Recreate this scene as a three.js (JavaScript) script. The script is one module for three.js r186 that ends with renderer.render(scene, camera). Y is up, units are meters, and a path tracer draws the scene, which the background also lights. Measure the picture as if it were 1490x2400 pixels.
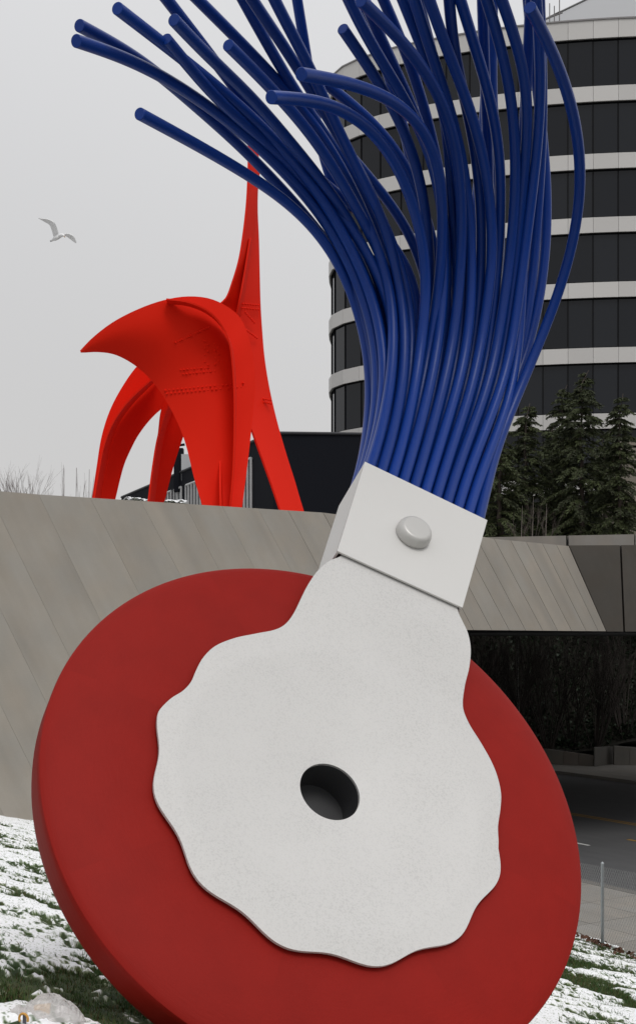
import * as THREE from 'three';
import { mergeGeometries, mergeVertices, toCreasedNormals } from 'three/addons/utils/BufferGeometryUtils.js';
import { RoundedBoxGeometry } from 'three/addons/geometries/RoundedBoxGeometry.js';

// ---------- camera, sky, sun, exposure ----------
const scene = new THREE.Scene();
const FOCAL = 2900, CENTRE_X = 745, HORIZON = 1500;            // lens, in pixels of the 1490 x 2400 photograph
const camera = new THREE.PerspectiveCamera(2 * Math.atan(1200 / FOCAL) * 180 / Math.PI, 1490 / 2400, 0.1, 4000);
camera.position.set(0, 0, 0);
camera.lookAt(0, 0, -1);
camera.setViewOffset(1490, 2400, 0, -300, 1490, 2400);         // level camera, lens shifted upward
const renderer = new THREE.WebGLRenderer();
renderer.toneMapping = THREE.LinearToneMapping;
renderer.toneMappingExposure = 1.0;
renderer.shadowMap.enabled = true;

const SUN_DIR = new THREE.Vector3(0.28, 0.88, 0.34).normalize();
{ // overcast sky: brighter overhead, even round the horizon
  const W = 256, H = 128, data = new Float32Array(W * H * 4);
  for (let j = 0; j < H; j++) for (let i = 0; i < W; i++) {
    const el = ((j + 0.5) / H - 0.5) * Math.PI, s = Math.max(0, Math.sin(el)), k = (j * W + i) * 4;
    const cloud = 1 + 0.025 * Math.sin(i * 2 * Math.PI / W * 3 + 4 * s) * Math.cos(el) + 0.015 * Math.sin(i * 2 * Math.PI / W * 7 + 9 * s);
    const L = 0.62 * (1 + 0.75 * s * s) * cloud, w = Math.exp(-s * 5);
    data[k] = L * (0.992 + 0.03 * w); data[k + 1] = L * (0.998 + 0.005 * w); data[k + 2] = L * (1.022 - 0.045 * w); data[k + 3] = 1;
  }
  const sky = new THREE.DataTexture(data, W, H, THREE.RGBAFormat, THREE.FloatType);
  sky.mapping = THREE.EquirectangularReflectionMapping; sky.magFilter = sky.minFilter = THREE.LinearFilter; sky.needsUpdate = true;
  scene.background = sky; scene.environment = sky;
}
const sun = new THREE.DirectionalLight(new THREE.Color(1, 0.975, 0.94), 1.1);
sun.position.copy(SUN_DIR).multiplyScalar(90); sun.target.position.set(0, 0, -20);
sun.castShadow = true; sun.shadow.radius = 40; sun.shadow.mapSize.set(2048, 2048);
Object.assign(sun.shadow.camera, { left: -70, right: 70, top: 70, bottom: -70, near: 1, far: 260 });
scene.add(sun, sun.target);

// ---------- helpers ----------
const V = (x, y, z) => new THREE.Vector3(x, y, z);
const at = (x, y, d) => V((x - CENTRE_X) / FOCAL * d, (HORIZON - y) / FOCAL * d, -d);
function rng(seed) { let a = seed >>> 0; return () => { a = (a + 0x6D2B79F5) >>> 0; let t = a; t = Math.imul(t ^ (t >>> 15), t | 1); t ^= t + Math.imul(t ^ (t >>> 7), t | 61); return ((t ^ (t >>> 14)) >>> 0) / 4294967296; }; }
const lerp = (a, b, t) => a + (b - a) * t, clamp = (x, a, b) => Math.min(b, Math.max(a, x));
const smooth = (a, b, x) => { const t = clamp((x - a) / (b - a), 0, 1); return t * t * (3 - 2 * t); };
const hash = (x, y, s) => { let h = Math.imul(x, 374761393) ^ Math.imul(y, 668265263) ^ Math.imul(s, 2147483647 - 1013); h = Math.imul(h ^ (h >>> 13), 1274126177); return ((h ^ (h >>> 16)) >>> 0) / 4294967296; };
function noise(x, y, s = 1) {
  const xi = Math.floor(x), yi = Math.floor(y), u = x - xi, v = y - yi, a = u * u * (3 - 2 * u), b = v * v * (3 - 2 * v);
  return lerp(lerp(hash(xi, yi, s), hash(xi + 1, yi, s), a), lerp(hash(xi, yi + 1, s), hash(xi + 1, yi + 1, s), a), b);
}
const fbm = (x, y, s = 1, o = 4) => { let f = 0, g = 0.5, t = 0; for (let i = 0; i < o; i++) { f += g * noise(x, y, s + i); t += g; x *= 2.03; y *= 2.03; g *= 0.5; } return f / t; };
function texture(w, h, fn, color = true) {                     // fn(x, y) returns [r, g, b] in 0..1 (sRGB when color)
  const d = new Uint8Array(w * h * 4);
  for (let j = 0; j < h; j++) for (let i = 0; i < w; i++) { const c = fn(i, j), k = (j * w + i) * 4; d[k] = clamp(c[0], 0, 1) * 255; d[k + 1] = clamp(c[1], 0, 1) * 255; d[k + 2] = clamp(c[2], 0, 1) * 255; d[k + 3] = 255; }
  const t = new THREE.DataTexture(d, w, h); t.wrapS = t.wrapT = THREE.RepeatWrapping; t.magFilter = THREE.LinearFilter; t.minFilter = THREE.LinearMipmapLinearFilter; t.generateMipmaps = true;
  if (color) t.colorSpace = THREE.SRGBColorSpace; t.needsUpdate = true; return t;
}
const lin = (r, g, b) => new THREE.Color().setRGB(r, g, b);
const std = (color, roughness = 0.8, o = {}) => new THREE.MeshStandardMaterial({ color, roughness, side: THREE.DoubleSide, ...o });
const used = {};
const numbered = (n) => { const k = used[n] = (used[n] ?? -1) + 1; return k ? `${n}_${String(k).padStart(3, '0')}` : n; };
function tag(o, label, category, group) { o.userData.label = label; o.userData.category = category; if (group) o.userData.group = group; return o; }
function thing(name, label, category, p = V(0, 0, 0), group) { const g = new THREE.Group(); g.name = numbered(name); g.position.copy(p); scene.add(g); return tag(g, label, category, group); }
function mesh(name, geo, mat, parent = scene) {
  const m = new THREE.Mesh(geo, mat); m.name = parent === scene ? numbered(name) : name; m.castShadow = m.receiveShadow = true; parent.add(m);
  if (parent.isGroup && parent.parent === scene && (parent.position.x || parent.position.y || parent.position.z)) geo.userData.world ? m.position.copy(parent.position).negate() : 0;
  return m;
}
const world = (g) => { g.userData.world = true; return g; };   // geometry given in world coordinates: the mesh is set back by its thing's position
const structure = (m) => { m.userData.kind = 'structure'; return m; };
function numberParts(root) {
  const seen = {}; for (const c of root.children) { const k = seen[c.name] = (seen[c.name] ?? -1) + 1; if (k) c.name += '_' + String(k).padStart(3, '0'); }
}
// a closed hexahedron from 8 corners: a0..a3 front loop, b0..b3 back loop
function hexa(a, b, uvScale = 1) {
  const pos = [], uv = [];
  const quad = (p, q, r, s) => {
    for (const v of [p, q, r, p, r, s]) pos.push(v.x, v.y, v.z);
    const e = q.clone().sub(p).normalize(), n = e.clone().cross(s.clone().sub(p)).normalize(), f = n.clone().cross(e);
    for (const v of [p, q, r, p, r, s]) { const d = v.clone().sub(p); uv.push((d.dot(e) + p.x * 1.7) * uvScale, (d.dot(f) + p.z * 1.3) * uvScale); }
  };
  quad(a[0], a[1], a[2], a[3]); quad(b[3], b[2], b[1], b[0]);
  for (let i = 0; i < 4; i++) { const j = (i + 1) % 4; quad(a[j], a[i], b[i], b[j]); }
  const g = new THREE.BufferGeometry(); g.setAttribute('position', new THREE.Float32BufferAttribute(pos, 3)); g.setAttribute('uv', new THREE.Float32BufferAttribute(uv, 2)); g.computeVertexNormals(); return world(g);
}
const slab = (p0, p1, p2, p3, off, s) => hexa([p0, p1, p2, p3], [p0, p1, p2, p3].map((p) => p.clone().add(off)), s);
const box = (w, h, d, x, y, z, ry = 0, r = 0) => { const g = r ? new RoundedBoxGeometry(w, h, d, 2, r) : new THREE.BoxGeometry(w, h, d); if (ry) g.rotateY(ry); g.translate(x, y, z); return world(g.index ? g.toNonIndexed() : g); };
function bar(p, q, r0, r1 = r0, n = 6) {
  const d = q.clone().sub(p), g = new THREE.CylinderGeometry(r1, r0, d.length(), n, 1); g.translate(0, d.length() / 2, 0);
  g.applyQuaternion(new THREE.Quaternion().setFromUnitVectors(V(0, 1, 0), d.normalize())); g.translate(p.x, p.y, p.z); return world(g.toNonIndexed());
}
const merged = (list) => world(mergeGeometries(list.map((g) => { const h = g.index ? g.toNonIndexed() : g; for (const k of Object.keys(h.attributes)) if (!['position', 'normal', 'uv'].includes(k)) h.deleteAttribute(k); return h; })));
// resample a polyline to n points along a smooth curve
const curve = (pts, n) => new THREE.CatmullRomCurve3(pts, false, 'centripetal').getSpacedPoints(n - 1);
// a thick curved plate between two edges; bulge pushes the middle along the plate's normal
function plate(A, B, n, m, thick, bulge = () => 0) {
  const a = curve(A, n), b = curve(B, n), P = [], N = [];
  for (let i = 0; i < n; i++) for (let j = 0; j < m; j++) P.push(a[i].clone().lerp(b[i], j / (m - 1)));
  const id = (i, j) => clamp(i, 0, n - 1) * m + clamp(j, 0, m - 1);
  const norm = () => { N.length = 0; for (let i = 0; i < n; i++) for (let j = 0; j < m; j++) { const e = P[id(i, j + 1)].clone().sub(P[id(i, j - 1)]), f = P[id(i + 1, j)].clone().sub(P[id(i - 1, j)]); const c = e.cross(f); N.push(c.lengthSq() > 1e-14 ? c.normalize() : V(0, 0, 1)); } };
  norm(); for (let i = 0; i < n; i++) for (let j = 0; j < m; j++) P[id(i, j)].addScaledVector(N[id(i, j)], bulge(i / (n - 1), j / (m - 1)));
  norm();
  const pos = [], add = (...v) => v.forEach((p) => pos.push(p.x, p.y, p.z)), up = P.map((p, i) => p.clone().addScaledVector(N[i], thick / 2)), lo = P.map((p, i) => p.clone().addScaledVector(N[i], -thick / 2));
  const quad = (p, q, r, s) => add(p, q, r, p, r, s);
  for (let i = 0; i < n - 1; i++) for (let j = 0; j < m - 1; j++) { const [p, q, r, s] = [id(i, j), id(i, j + 1), id(i + 1, j + 1), id(i + 1, j)]; quad(up[p], up[q], up[r], up[s]); quad(lo[s], lo[r], lo[q], lo[p]); }
  for (let i = 0; i < n - 1; i++) for (const j of [0, m - 1]) quad(up[id(i, j)], lo[id(i, j)], lo[id(i + 1, j)], up[id(i + 1, j)]);
  for (let j = 0; j < m - 1; j++) for (const i of [0, n - 1]) quad(up[id(i, j)], lo[id(i, j)], lo[id(i, j + 1)], up[id(i, j + 1)]);
  let g = new THREE.BufferGeometry(); g.setAttribute('position', new THREE.Float32BufferAttribute(pos, 3));
  g = toCreasedNormals(g, 0.6); g.setAttribute('uv', new THREE.Float32BufferAttribute(new Float32Array(pos.length / 3 * 2), 2));
  return Object.assign(world(g), { grid: P, normals: N, n, m });
}
const parse = (s) => s.trim().split(/\s+/).map((p) => p.split('/').map(Number));

// ---------- materials ----------
const speckNoise = texture(512, 512, (x, y) => { const v = 0.5 + (hash(x, y, 3) - 0.5) * 0.5 + (noise(x / 3, y / 3, 5) - 0.5) * 0.6; return [v, v, v]; }, false);
const concreteMap = texture(1024, 1024, (x, y) => {            // 6 m across, mirrored so that it joins; rain streaks run along u
  const u = Math.abs(x - 511.5) / 512 * 3, v = Math.abs(y - 511.5) / 512 * 3;
  const n = 0.45 * fbm(u * 1.1, v * 1.2, 11, 5) + 0.38 * fbm(u * 0.45 + 9, v * 3.2, 21, 4) + 0.17 * hash(x, y, 2);
  const k = 0.515 + (n - 0.5) * 0.13, w = 0.016 * (fbm(u * 2, v * 2, 27, 3) - 0.5); return [k + w, k * 0.965, k * 0.915 - w];
});
const concreteBump = texture(512, 512, (x, y) => { const n = 0.5 * fbm(x / 60, y / 60, 4, 4) + 0.5 * hash(x, y, 8); return [n, n, n]; }, false);
for (const t of [concreteMap]) t.repeat.set(1 / 6, 1 / 6); concreteBump.repeat.set(1, 1);
const M = {
  concrete: std(lin(1, 1, 1), 0.88, { map: concreteMap, bumpMap: concreteBump, bumpScale: 0.0025 }),
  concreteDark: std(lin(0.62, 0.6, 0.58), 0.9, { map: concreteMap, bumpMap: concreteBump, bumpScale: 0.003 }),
  joint: std(lin(0.03, 0.03, 0.03), 0.95),
};

// ---------- ground ----------
// grassy slope: a tilted plane, highest on the left, falling to the road on the right
const slope = (x, z) => -1.086 - 0.1771 * x + 0.1419 * z;
const FENCE = [V(3.64, 0, -17.57), V(3.92, 0, -15.25)];
const fenceX = (z) => FENCE[0].x + (z - FENCE[0].z) * (FENCE[1].x - FENCE[0].x) / (FENCE[1].z - FENCE[0].z);
const U1 = 0.59, U2 = 0.81;                                      // along the contour of the slope
// 1 = snow, 0 = bare grass
function snowAt(x, z) {
  const a = x * U1 + z * U2, b = x * U2 - z * U1;
  const big = fbm(a * 0.32, b * 0.75, 41, 3), mid = fbm(a * 2.2, b * 6.0, 51, 4), fine = fbm(a * 9, b * 20, 61, 3);
  const grain = fbm(a * 22, b * 46, 67, 2);
  let v = 0.46 * mid + 0.30 * fine + 0.12 * (grain - 0.5) + 0.42 * big;
  const band = Math.exp(-(((x - 2.38 - (z + 10.8) * 0.25) / 0.22) ** 2)) * smooth(-13.5, -12, z);   // the wide green strip beside the wheel
  const band2 = Math.exp(-(((x + 2.14 - (z + 9.7) * 0.67) / 0.13) ** 2)) * smooth(0.9, 0.3, Math.abs(z + 9.7));
  v -= 0.20 * band + 0.14 * band2 + 0.07 * smooth(-6.9, -5.6, z) * smooth(0, -1, x);
  return smooth(0.485, 0.555, v - 0.056 + 0.022 * smooth(-9, -16, z));
}
const X0 = -8, X1 = 5, Z0 = -26, Z1 = -4.2;                       // the part of the slope in view
{
  const N = 2048, rows = new Float32Array(N * N);
  for (let j = 0; j < N; j++) for (let i = 0; i < N; i++) rows[j * N + i] = snowAt(lerp(X0, X1, i / (N - 1)), lerp(Z0, Z1, j / (N - 1)));
  const map = texture(N, N, (i, j) => {
    const s = rows[j * N + i], g = hash(i, j, 71), h = noise(i / 5, j / 5, 73), br = noise(i / 40, j / 40, 75);
    const grass = [0.14 + 0.12 * g * h + 0.06 * br, 0.215 + 0.14 * g * h + 0.02 * br, 0.09 + 0.05 * g];
    const snow = [0.965 - 0.03 * g, 0.967 - 0.03 * g, 0.972 - 0.03 * g];
    const thin = s * (g > 0.93 ? 0.4 : 1);
    return [0, 1, 2].map((c) => lerp(grass[c], snow[c], thin));
  });
  map.wrapS = map.wrapT = THREE.ClampToEdgeWrapping;
  // fine near mesh (snow lies 2 to 4 cm thick and lumpy)
  const strip = (xa, xb, za, zb, step) => {
    const nx = Math.round((xb - xa) / step), nz = Math.round((zb - za) / step), g = new THREE.PlaneGeometry(1, 1, nx, nz), p = g.attributes.position, uv = g.attributes.uv;
    for (let k = 0; k < p.count; k++) {
      const i = k % (nx + 1), j = (k / (nx + 1)) | 0, z = lerp(za, zb, j / nz); let x = lerp(xa, xb, i / nx);
      x = Math.min(x, fenceX(z) + 0.25);
      const s = snowAt(x, z);
      p.setXYZ(k, x, slope(x, z) + s * (0.025 + 0.03 * fbm(x * 6, z * 6, 81, 3)) + 0.05 * (fbm(x * 2.5, z * 2.5, 85, 3) - 0.5), z);
      uv.setXY(k, (x - X0) / (X1 - X0), (z - Z0) / (Z1 - Z0));
    }
    g.computeVertexNormals(); return g;
  };
  const grassy = std(lin(1, 1, 1), 0.9, { map });
  const g = structure(mesh('slope_ground', strip(X0, X1, Z0, Z1, 0.045), grassy));
  const outer = std(lin(0.42, 0.43, 0.41), 0.9);
  structure(mesh('outer_slope', merged([strip(-14, X0, -26, 4, 0.3), strip(X0, X1, Z1, 4, 0.3)]), outer));
  g.userData.label = 'grassy slope half covered by thin snow';
  // the wide flat ground of the city, far below the slope, reaching the horizon
  const far = new THREE.CircleGeometry(3000, 64); far.rotateX(-Math.PI / 2); far.translate(0, -6.2, 0);
  structure(mesh('ground', far, std(lin(0.07, 0.07, 0.065), 0.95)));
  // earth under the slope's edge, down to the pavement
  const e = (z) => V(fenceX(z) + 0.25, slope(fenceX(z) + 0.25, z) - 0.01, z);
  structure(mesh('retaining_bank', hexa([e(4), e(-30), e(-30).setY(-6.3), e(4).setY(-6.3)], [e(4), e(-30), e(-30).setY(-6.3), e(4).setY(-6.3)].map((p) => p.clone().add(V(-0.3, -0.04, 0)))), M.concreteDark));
  // grass blades: nobody could count them
  const r = rng(7), blade = new THREE.BufferGeometry();
  blade.setAttribute('position', new THREE.Float32BufferAttribute([-0.5, 0, 0, 0.5, 0, 0, 0.32, 0.55, 0.12, -0.5, 0, 0, 0.32, 0.55, 0.12, -0.25, 0.55, 0.12, -0.25, 0.55, 0.12, 0.32, 0.55, 0.12, 0.1, 1, 0.4], 3)); blade.computeVertexNormals();
  const spots = [];
  const sow = (n, xa, xb, za, zb, size, keep) => { for (let k = 0; k < n; k++) { const x = lerp(xa, xb, r()), z = lerp(za, zb, r()), s = snowAt(x, z); if (x > fenceX(z) + 0.2 || (x > -1.40 && x < -0.93 && z > -5.36)) continue; if (r() > (s > 0.6 ? keep * 0.05 : 1)) continue; spots.push([x, z, size * (0.6 + 0.8 * r()), s]); } };
  sow(60000, -2.6, -0.3, -9, -5, 0.035, 0.10); sow(60000, -5.2, -0.8, -15, -9, 0.045, 0.10); sow(40000, -7.5, -2, -24.5, -15, 0.06, 0.10);
  sow(60000, 1.0, 3.9, -13, -8, 0.045, 0.09); sow(30000, 2.2, 4.1, -19, -13, 0.055, 0.12); sow(25000, -0.6, 2.0, -8, -5, 0.035, 0.1);
  const inst = new THREE.InstancedMesh(blade, std(lin(1, 1, 1), 0.8), spots.length), q = new THREE.Quaternion(), m4 = new THREE.Matrix4(), c = new THREE.Color();
  spots.forEach(([x, z, h, s], k) => {
    q.setFromEuler(new THREE.Euler((r() - 0.3) * 0.9, r() * 6.28, (r() - 0.5) * 0.7));
    m4.compose(V(x, slope(x, z) + (s > 0.5 ? 0.02 : -0.01), z), q, V(0.004 + 0.003 * r(), h, h)); inst.setMatrixAt(k, m4);
    const t = r(), p = fbm(x * 1.3, z * 1.3, 91, 2); t < 0.10 + 0.25 * p ? c.setRGB(0.075 + 0.05 * r(), 0.062 + 0.03 * r(), 0.028) : c.setRGB(0.024 + 0.025 * r(), 0.056 + 0.045 * r(), 0.012); inst.setColorAt(k, c);
  });
  inst.name = 'grass'; inst.userData.kind = 'stuff'; tag(inst, 'green and brown grass blades poking out of thin snow', 'grass'); inst.castShadow = inst.receiveShadow = true; scene.add(inst);
}
// the brown leaf litter along the fence foot
{
  const r = rng(31), list = [];
  for (let k = 0; k < 260; k++) { const z = lerp(-20, -12, r()), x = fenceX(z) - 0.02 - Math.abs(r() - r()) * 0.35, s = 0.03 + 0.04 * r(); const g = new THREE.PlaneGeometry(s, s * 0.7, 2, 1); g.attributes.position.setZ(1, s * 0.3); g.attributes.position.setZ(4, s * 0.3); g.rotateX(-1.2 + r()); g.rotateY(r() * 6); g.translate(x, slope(x, z) + 0.05 + 0.04 * r(), z); list.push(g); }
  const m = mesh('leaf_litter', merged(list), std(lin(0.10, 0.045, 0.025), 0.9)); m.userData.kind = 'stuff'; tag(m, 'brown fallen leaves along the foot of the wire fence', 'leaves');
}
// road that runs from the near right to the far left under the bridge
const RD = V(0.54, 0, 0.84), RP = V(0.84, 0, -0.54);
const road = (along, across, y) => V(RD.x * along + RP.x * across, y, RD.z * along + RP.z * across);
function ribbon(a0, a1, c0, c1, y, t = 0.02, s = 1) { return slab(road(a0, c0, y), road(a1, c0, y), road(a1, c1, y), road(a0, c1, y), V(0, -t, 0), s); }
{
  const asphaltMap = texture(512, 512, (x, y) => { const n = 0.5 * hash(x, y, 5) + 0.5 * fbm(x / 90, y / 30, 6, 3), k = 0.315 + 0.07 * (n - 0.5); return [k, k, k * 1.01]; }); asphaltMap.repeat.set(0.2, 0.2);
  structure(mesh('road', ribbon(-95, 40, 21.9, 39, -6, 0.12), std(lin(1, 1, 1), 0.75, { map: asphaltMap })));
  const white = std(lin(0.55, 0.55, 0.53), 0.7), yellow = std(lin(0.30, 0.17, 0.03), 0.7);
  const lines = thing('road_markings', 'white dash and double yellow centre lines painted on the dark road', 'road markings', road(-26, 28, -5.996));
  for (let k = 0; k < 6; k++) mesh('lane_dash', ribbon(-26.15 - k * 9, -29.6 - k * 9, 26.15, 26.28, -5.994, 0.003), white, lines);
  for (const o of [30.28, 30.52]) mesh('centre_line', ribbon(-80, 10, o, o + 0.11, -5.994, 0.003), yellow, lines);
  mesh('turn_mark', ribbon(-25.3, -26.3, 27.9, 28.05, -5.994, 0.003), yellow, lines);
  numberParts(lines); structure(lines); delete lines.userData.category;
  // near kerb and pavement slabs
  const walk = thing('pavement', 'pale concrete pavement between road kerb and wire fence', 'pavement', road(-20, 18, -5.9)); structure(walk); delete walk.userData.category;
  const slabs = [0.92, 1, 0.86].map((k) => std(lin(1.2 * k, 1.2 * k, 1.2 * k), 0.9, { map: concreteMap }));
  const r = rng(5);
  mesh('kerb', ribbon(-60, 20, 21.6, 21.88, -5.86, 0.25), std(lin(0.62, 0.62, 0.62), 0.9, { map: concreteMap }), walk);
  for (let i = 0; i < 26; i++) for (let j = 0; j < 5; j++) mesh('slab', ribbon(-38 + i * 1.5, -36.52 + i * 1.5, 21.58 - j * 1.5, 20.1 - j * 1.5, -5.865 + 0.004 * r(), 0.2), slabs[(r() * 3) | 0], walk);
  mesh('bedding', ribbon(-60, 20, 21.6, 4, -5.95, 0.1), M.joint, walk);
  numberParts(walk);
  structure(mesh('far_pavement', ribbon(-80, 20, 39, 44.5, -5.86, 0.3), std(lin(1, 1, 1), 0.9, { map: concreteMap })));
}
// ---------- wire fence ----------
{
  const A = (t) => { const z = -22 + t; const x = fenceX(z); return V(x, slope(x, z), z); };
  const f = thing('wire_fence', 'low chain link fence with thin steel posts beside the road', 'fence', A(5));
  const wire = std(lin(0.30, 0.30, 0.30), 0.45, { metalness: 0.6 }), post = std(lin(0.30, 0.32, 0.33), 0.45, { metalness: 0.55 });
  const list = [], H = 1.06, c = 0.042, n = Math.round(12 / c);
  const pt = (i, j) => { const p = A(i * c); p.y += j * c * 0.95; p.x += 0.004 * ((i + j) & 1 ? 1 : -1); return p; };
  for (let i = 0; i < n; i++) for (let j = 0; j * c * 0.95 < H; j++) list.push(bar(pt(i, j), pt(i + ((i + j) & 1 ? 1 : -1) * (j & 1 || 1) * 0 + (((i + j) & 1) ? 1 : 0), j + 1), 0.0013, 0.0013, 3), bar(pt(i + 1, j), pt(i + (((i + j) & 1) ? 0 : 1), j + 1), 0.0013, 0.0013, 3));
  const m = mesh('chain_mesh', merged(list), wire, f); m.userData.kind = 'stuff';
  for (const t of [5.55, 2.4, 8.7]) { const p = A(t), q = p.clone(); p.y -= 0.2; q.y += 1.12; mesh('post', merged([bar(p, q, 0.022, 0.022, 10), bar(q, q.clone().add(V(0, 0.02, 0)), 0.025, 0.01, 10)]), post, f); }
  mesh('bottom_wire', bar(A(0).add(V(0, 0.06, 0)), A(12).add(V(0, 0.06, 0)), 0.003), wire, f);
  numberParts(f);
}
// ---------- bridge: leaning concrete wall on the left, upright face and parapet on the right ----------
const T = (s, y = 3) => V(-6.4 + 0.706 * s, y, -25 - 0.711 * s);
function wallPoint(s, drop, slant) { const p = T(s + slant * drop, 3 - drop), e = 0.304 * drop; return p.add(V(0.711 * e, 0, 0.706 * e)); }
{
  const back = V(-0.3, -0.02, -0.3);
  const w = thing('concrete_wall', 'long leaning grey concrete wall of the bridge, seen behind the red wheel', 'bridge wall', T(8, -4));
  const joints = [[-720, 0.49], [-540, 0.49], [-380, 0.49], [-255, 0.49], [-140, 0.49], [-28, 0.49], [92, 0.49], [215, 0.51], [335, 0.54], [440, 0.52], [529, 0.52], [615, 0.53], [686, 0.53], [770, 0.53], [840, 0.53], [893, 0.53], [942, 0.53], [987, 0.53], [1032, 0.53], [1075, 0.53], [1115, 0.53], [1157, 0.53], [1196, 0.52], [1232, 0.51], [1270, 0.50], [1303, 0.485], [1331.5, 0.44]].map(([x, m]) => {
    const q = (x - 745) / 2900, s = (25 * q + 6.4) / (0.706 - 0.711 * q); let lo = -3, hi = 6, y0 = 1500 - 3 / -T(s).z * 2900;
    for (let i = 0; i < 40; i++) { const k = (lo + hi) / 2, p = wallPoint(s, 2.72, k), px = p.x / -p.z * 2900 + 745, py = 1500 - p.y / -p.z * 2900; px < x + m * (py - y0) ? lo = k : hi = k; }
    return [s, lo];
  });
  // the wall's top edge: two straight runs that meet behind the ferrule
  const topY = (x) => x < 790 ? 1153 + 0.0633 * x : x < 1120 ? lerp(1203, 1255.6, (x - 790) / 330) : 0, extra = (s) => { const p = T(s), x = p.x / -p.z * 2900 + 745, y = 1500 + p.y / p.z * 2900; return topY(x) ? Math.max(0, (y - topY(x)) / 2900 * -p.z) : 0; };
  const shades = [1, 0.97, 1.03, 0.985].map((k) => std(lin(k * 1.2, k * 1.18, k * 1.14), 0.85, { map: concreteMap, bumpMap: concreteBump, bumpScale: 0.002 }));
  joints.slice(0, -1).forEach(([s, k], i) => {
    const [s1, k1] = joints[i + 1], gap = s < 8 ? 0.002 : 0.009, D = i > 13 ? 2.72 : 7.6;
    mesh('panel', slab(wallPoint(s + gap, -extra(s), k), wallPoint(s + gap, D, k), wallPoint(s1 - gap, D, k1), wallPoint(s1 - gap, -extra(s1), k1), back, 1), shades[(i * 7) % 4], w);
  });
  const packing = std(lin(0.55, 0.53, 0.5), 0.95, { map: concreteMap }), A = joints[0], B = joints[14], C = joints[joints.length - 1], inner = (s, D, k) => wallPoint(s, D, k).add(V(-0.06, 0, -0.06)), pb = back.clone().multiplyScalar(1.2);
  mesh('joint_packing', slab(inner(A[0] + 0.1, 0.03, A[1]), inner(A[0] + 0.1, 7.5, A[1]), inner(B[0], 7.5, B[1]), inner(B[0], 0.03, B[1]), pb).translate(0.055, 0, 0.055), packing, w);
  mesh('joint_packing', slab(inner(B[0], 0.03, B[1]), inner(B[0], 2.7, B[1]), inner(C[0] - 0.06, 2.7, C[1]), inner(C[0] - 0.06, 0.03, C[1]), pb), M.joint, w);
  numberParts(w);
  const ct = T(C[0]), cb = wallPoint(C[0], 2.72, C[1]);
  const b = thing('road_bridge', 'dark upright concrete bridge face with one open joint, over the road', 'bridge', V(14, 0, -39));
  const q = (x, top) => V(x, top ? 3.02 : 0.27, lerp(top ? ct.z : cb.z, top ? -38.4 : -39.2, clamp((x - 8) / 17, 0, 1)));
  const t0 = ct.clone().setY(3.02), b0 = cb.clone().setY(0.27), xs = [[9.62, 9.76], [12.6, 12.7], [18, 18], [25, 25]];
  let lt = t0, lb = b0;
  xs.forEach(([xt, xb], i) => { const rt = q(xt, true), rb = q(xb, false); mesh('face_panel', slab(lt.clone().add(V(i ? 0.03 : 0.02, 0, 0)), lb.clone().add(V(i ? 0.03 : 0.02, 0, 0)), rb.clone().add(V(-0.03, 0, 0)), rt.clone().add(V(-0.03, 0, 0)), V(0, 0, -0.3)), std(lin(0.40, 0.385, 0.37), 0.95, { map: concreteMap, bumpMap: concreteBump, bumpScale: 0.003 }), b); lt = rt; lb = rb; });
  mesh('joint_packing', slab(t0.clone().add(V(0.4, -0.05, -0.25)), b0.clone().add(V(0.4, 0.05, -0.25)), q(25, false).add(V(0, 0.05, -0.25)), q(25, true).add(V(0, -0.05, -0.25)), V(0, 0, -0.3)), M.joint, b);
  // deck and girders: dark underside
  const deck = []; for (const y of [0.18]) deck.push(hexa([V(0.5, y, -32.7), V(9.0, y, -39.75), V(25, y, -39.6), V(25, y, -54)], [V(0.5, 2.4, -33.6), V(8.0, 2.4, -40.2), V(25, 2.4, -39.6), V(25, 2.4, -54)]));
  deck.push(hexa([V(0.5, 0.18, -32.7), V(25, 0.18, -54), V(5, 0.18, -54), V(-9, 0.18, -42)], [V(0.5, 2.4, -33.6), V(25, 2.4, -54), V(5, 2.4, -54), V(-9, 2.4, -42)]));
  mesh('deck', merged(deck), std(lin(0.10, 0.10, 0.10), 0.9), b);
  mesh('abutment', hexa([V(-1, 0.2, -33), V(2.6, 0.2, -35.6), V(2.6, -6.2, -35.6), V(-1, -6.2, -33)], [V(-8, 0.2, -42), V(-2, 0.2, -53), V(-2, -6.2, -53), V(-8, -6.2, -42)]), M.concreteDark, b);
  numberParts(b);
  const pz = -42.5, py0 = 2.6, P = (px, py) => at(px, py, 42.5);
  const par = thing('bridge_parapet', 'pale concrete parapet split by an open joint behind the bridge face', 'parapet', V(10, 2.6, pz));
  for (const [xa, xb] of [[760, 1325.5], [1332, 1485], [1488, 1640]]) { const l = P(xa, 0), rr = P(xb, 0), yt = (x) => (1500 - lerp(1259, 1252, (x - 1150) / 340)) / 2900 * 42.5; mesh('parapet_panel', slab(V(l.x, yt(xa), pz), V(l.x, py0, pz), V(rr.x, py0, pz), V(rr.x, yt(xb), pz), V(0, 0, -0.25)), std(lin(0.92, 0.92, 0.92), 0.9, { map: concreteMap, bumpMap: concreteBump, bumpScale: 0.002 }), par); }
  mesh('joint_packing', box(0.4, 0.9, 0.1, P(1329, 0).x, 3.0, pz - 0.19), M.joint, par);
  numberParts(par);
  // park ground on top, behind the wall
  const ts = new THREE.Shape(); [T(-9), T(20.4), V(28, 0, -42.6), V(28, 0, -54), V(3, 0, -56), V(-60, 0, -60), V(-60, 0, -18)].forEach((p, k) => { const e = k < 2 ? 0.34 : 0; (k ? ts.lineTo : ts.moveTo).call(ts, p.x - e, -(p.z - e)); });
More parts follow.
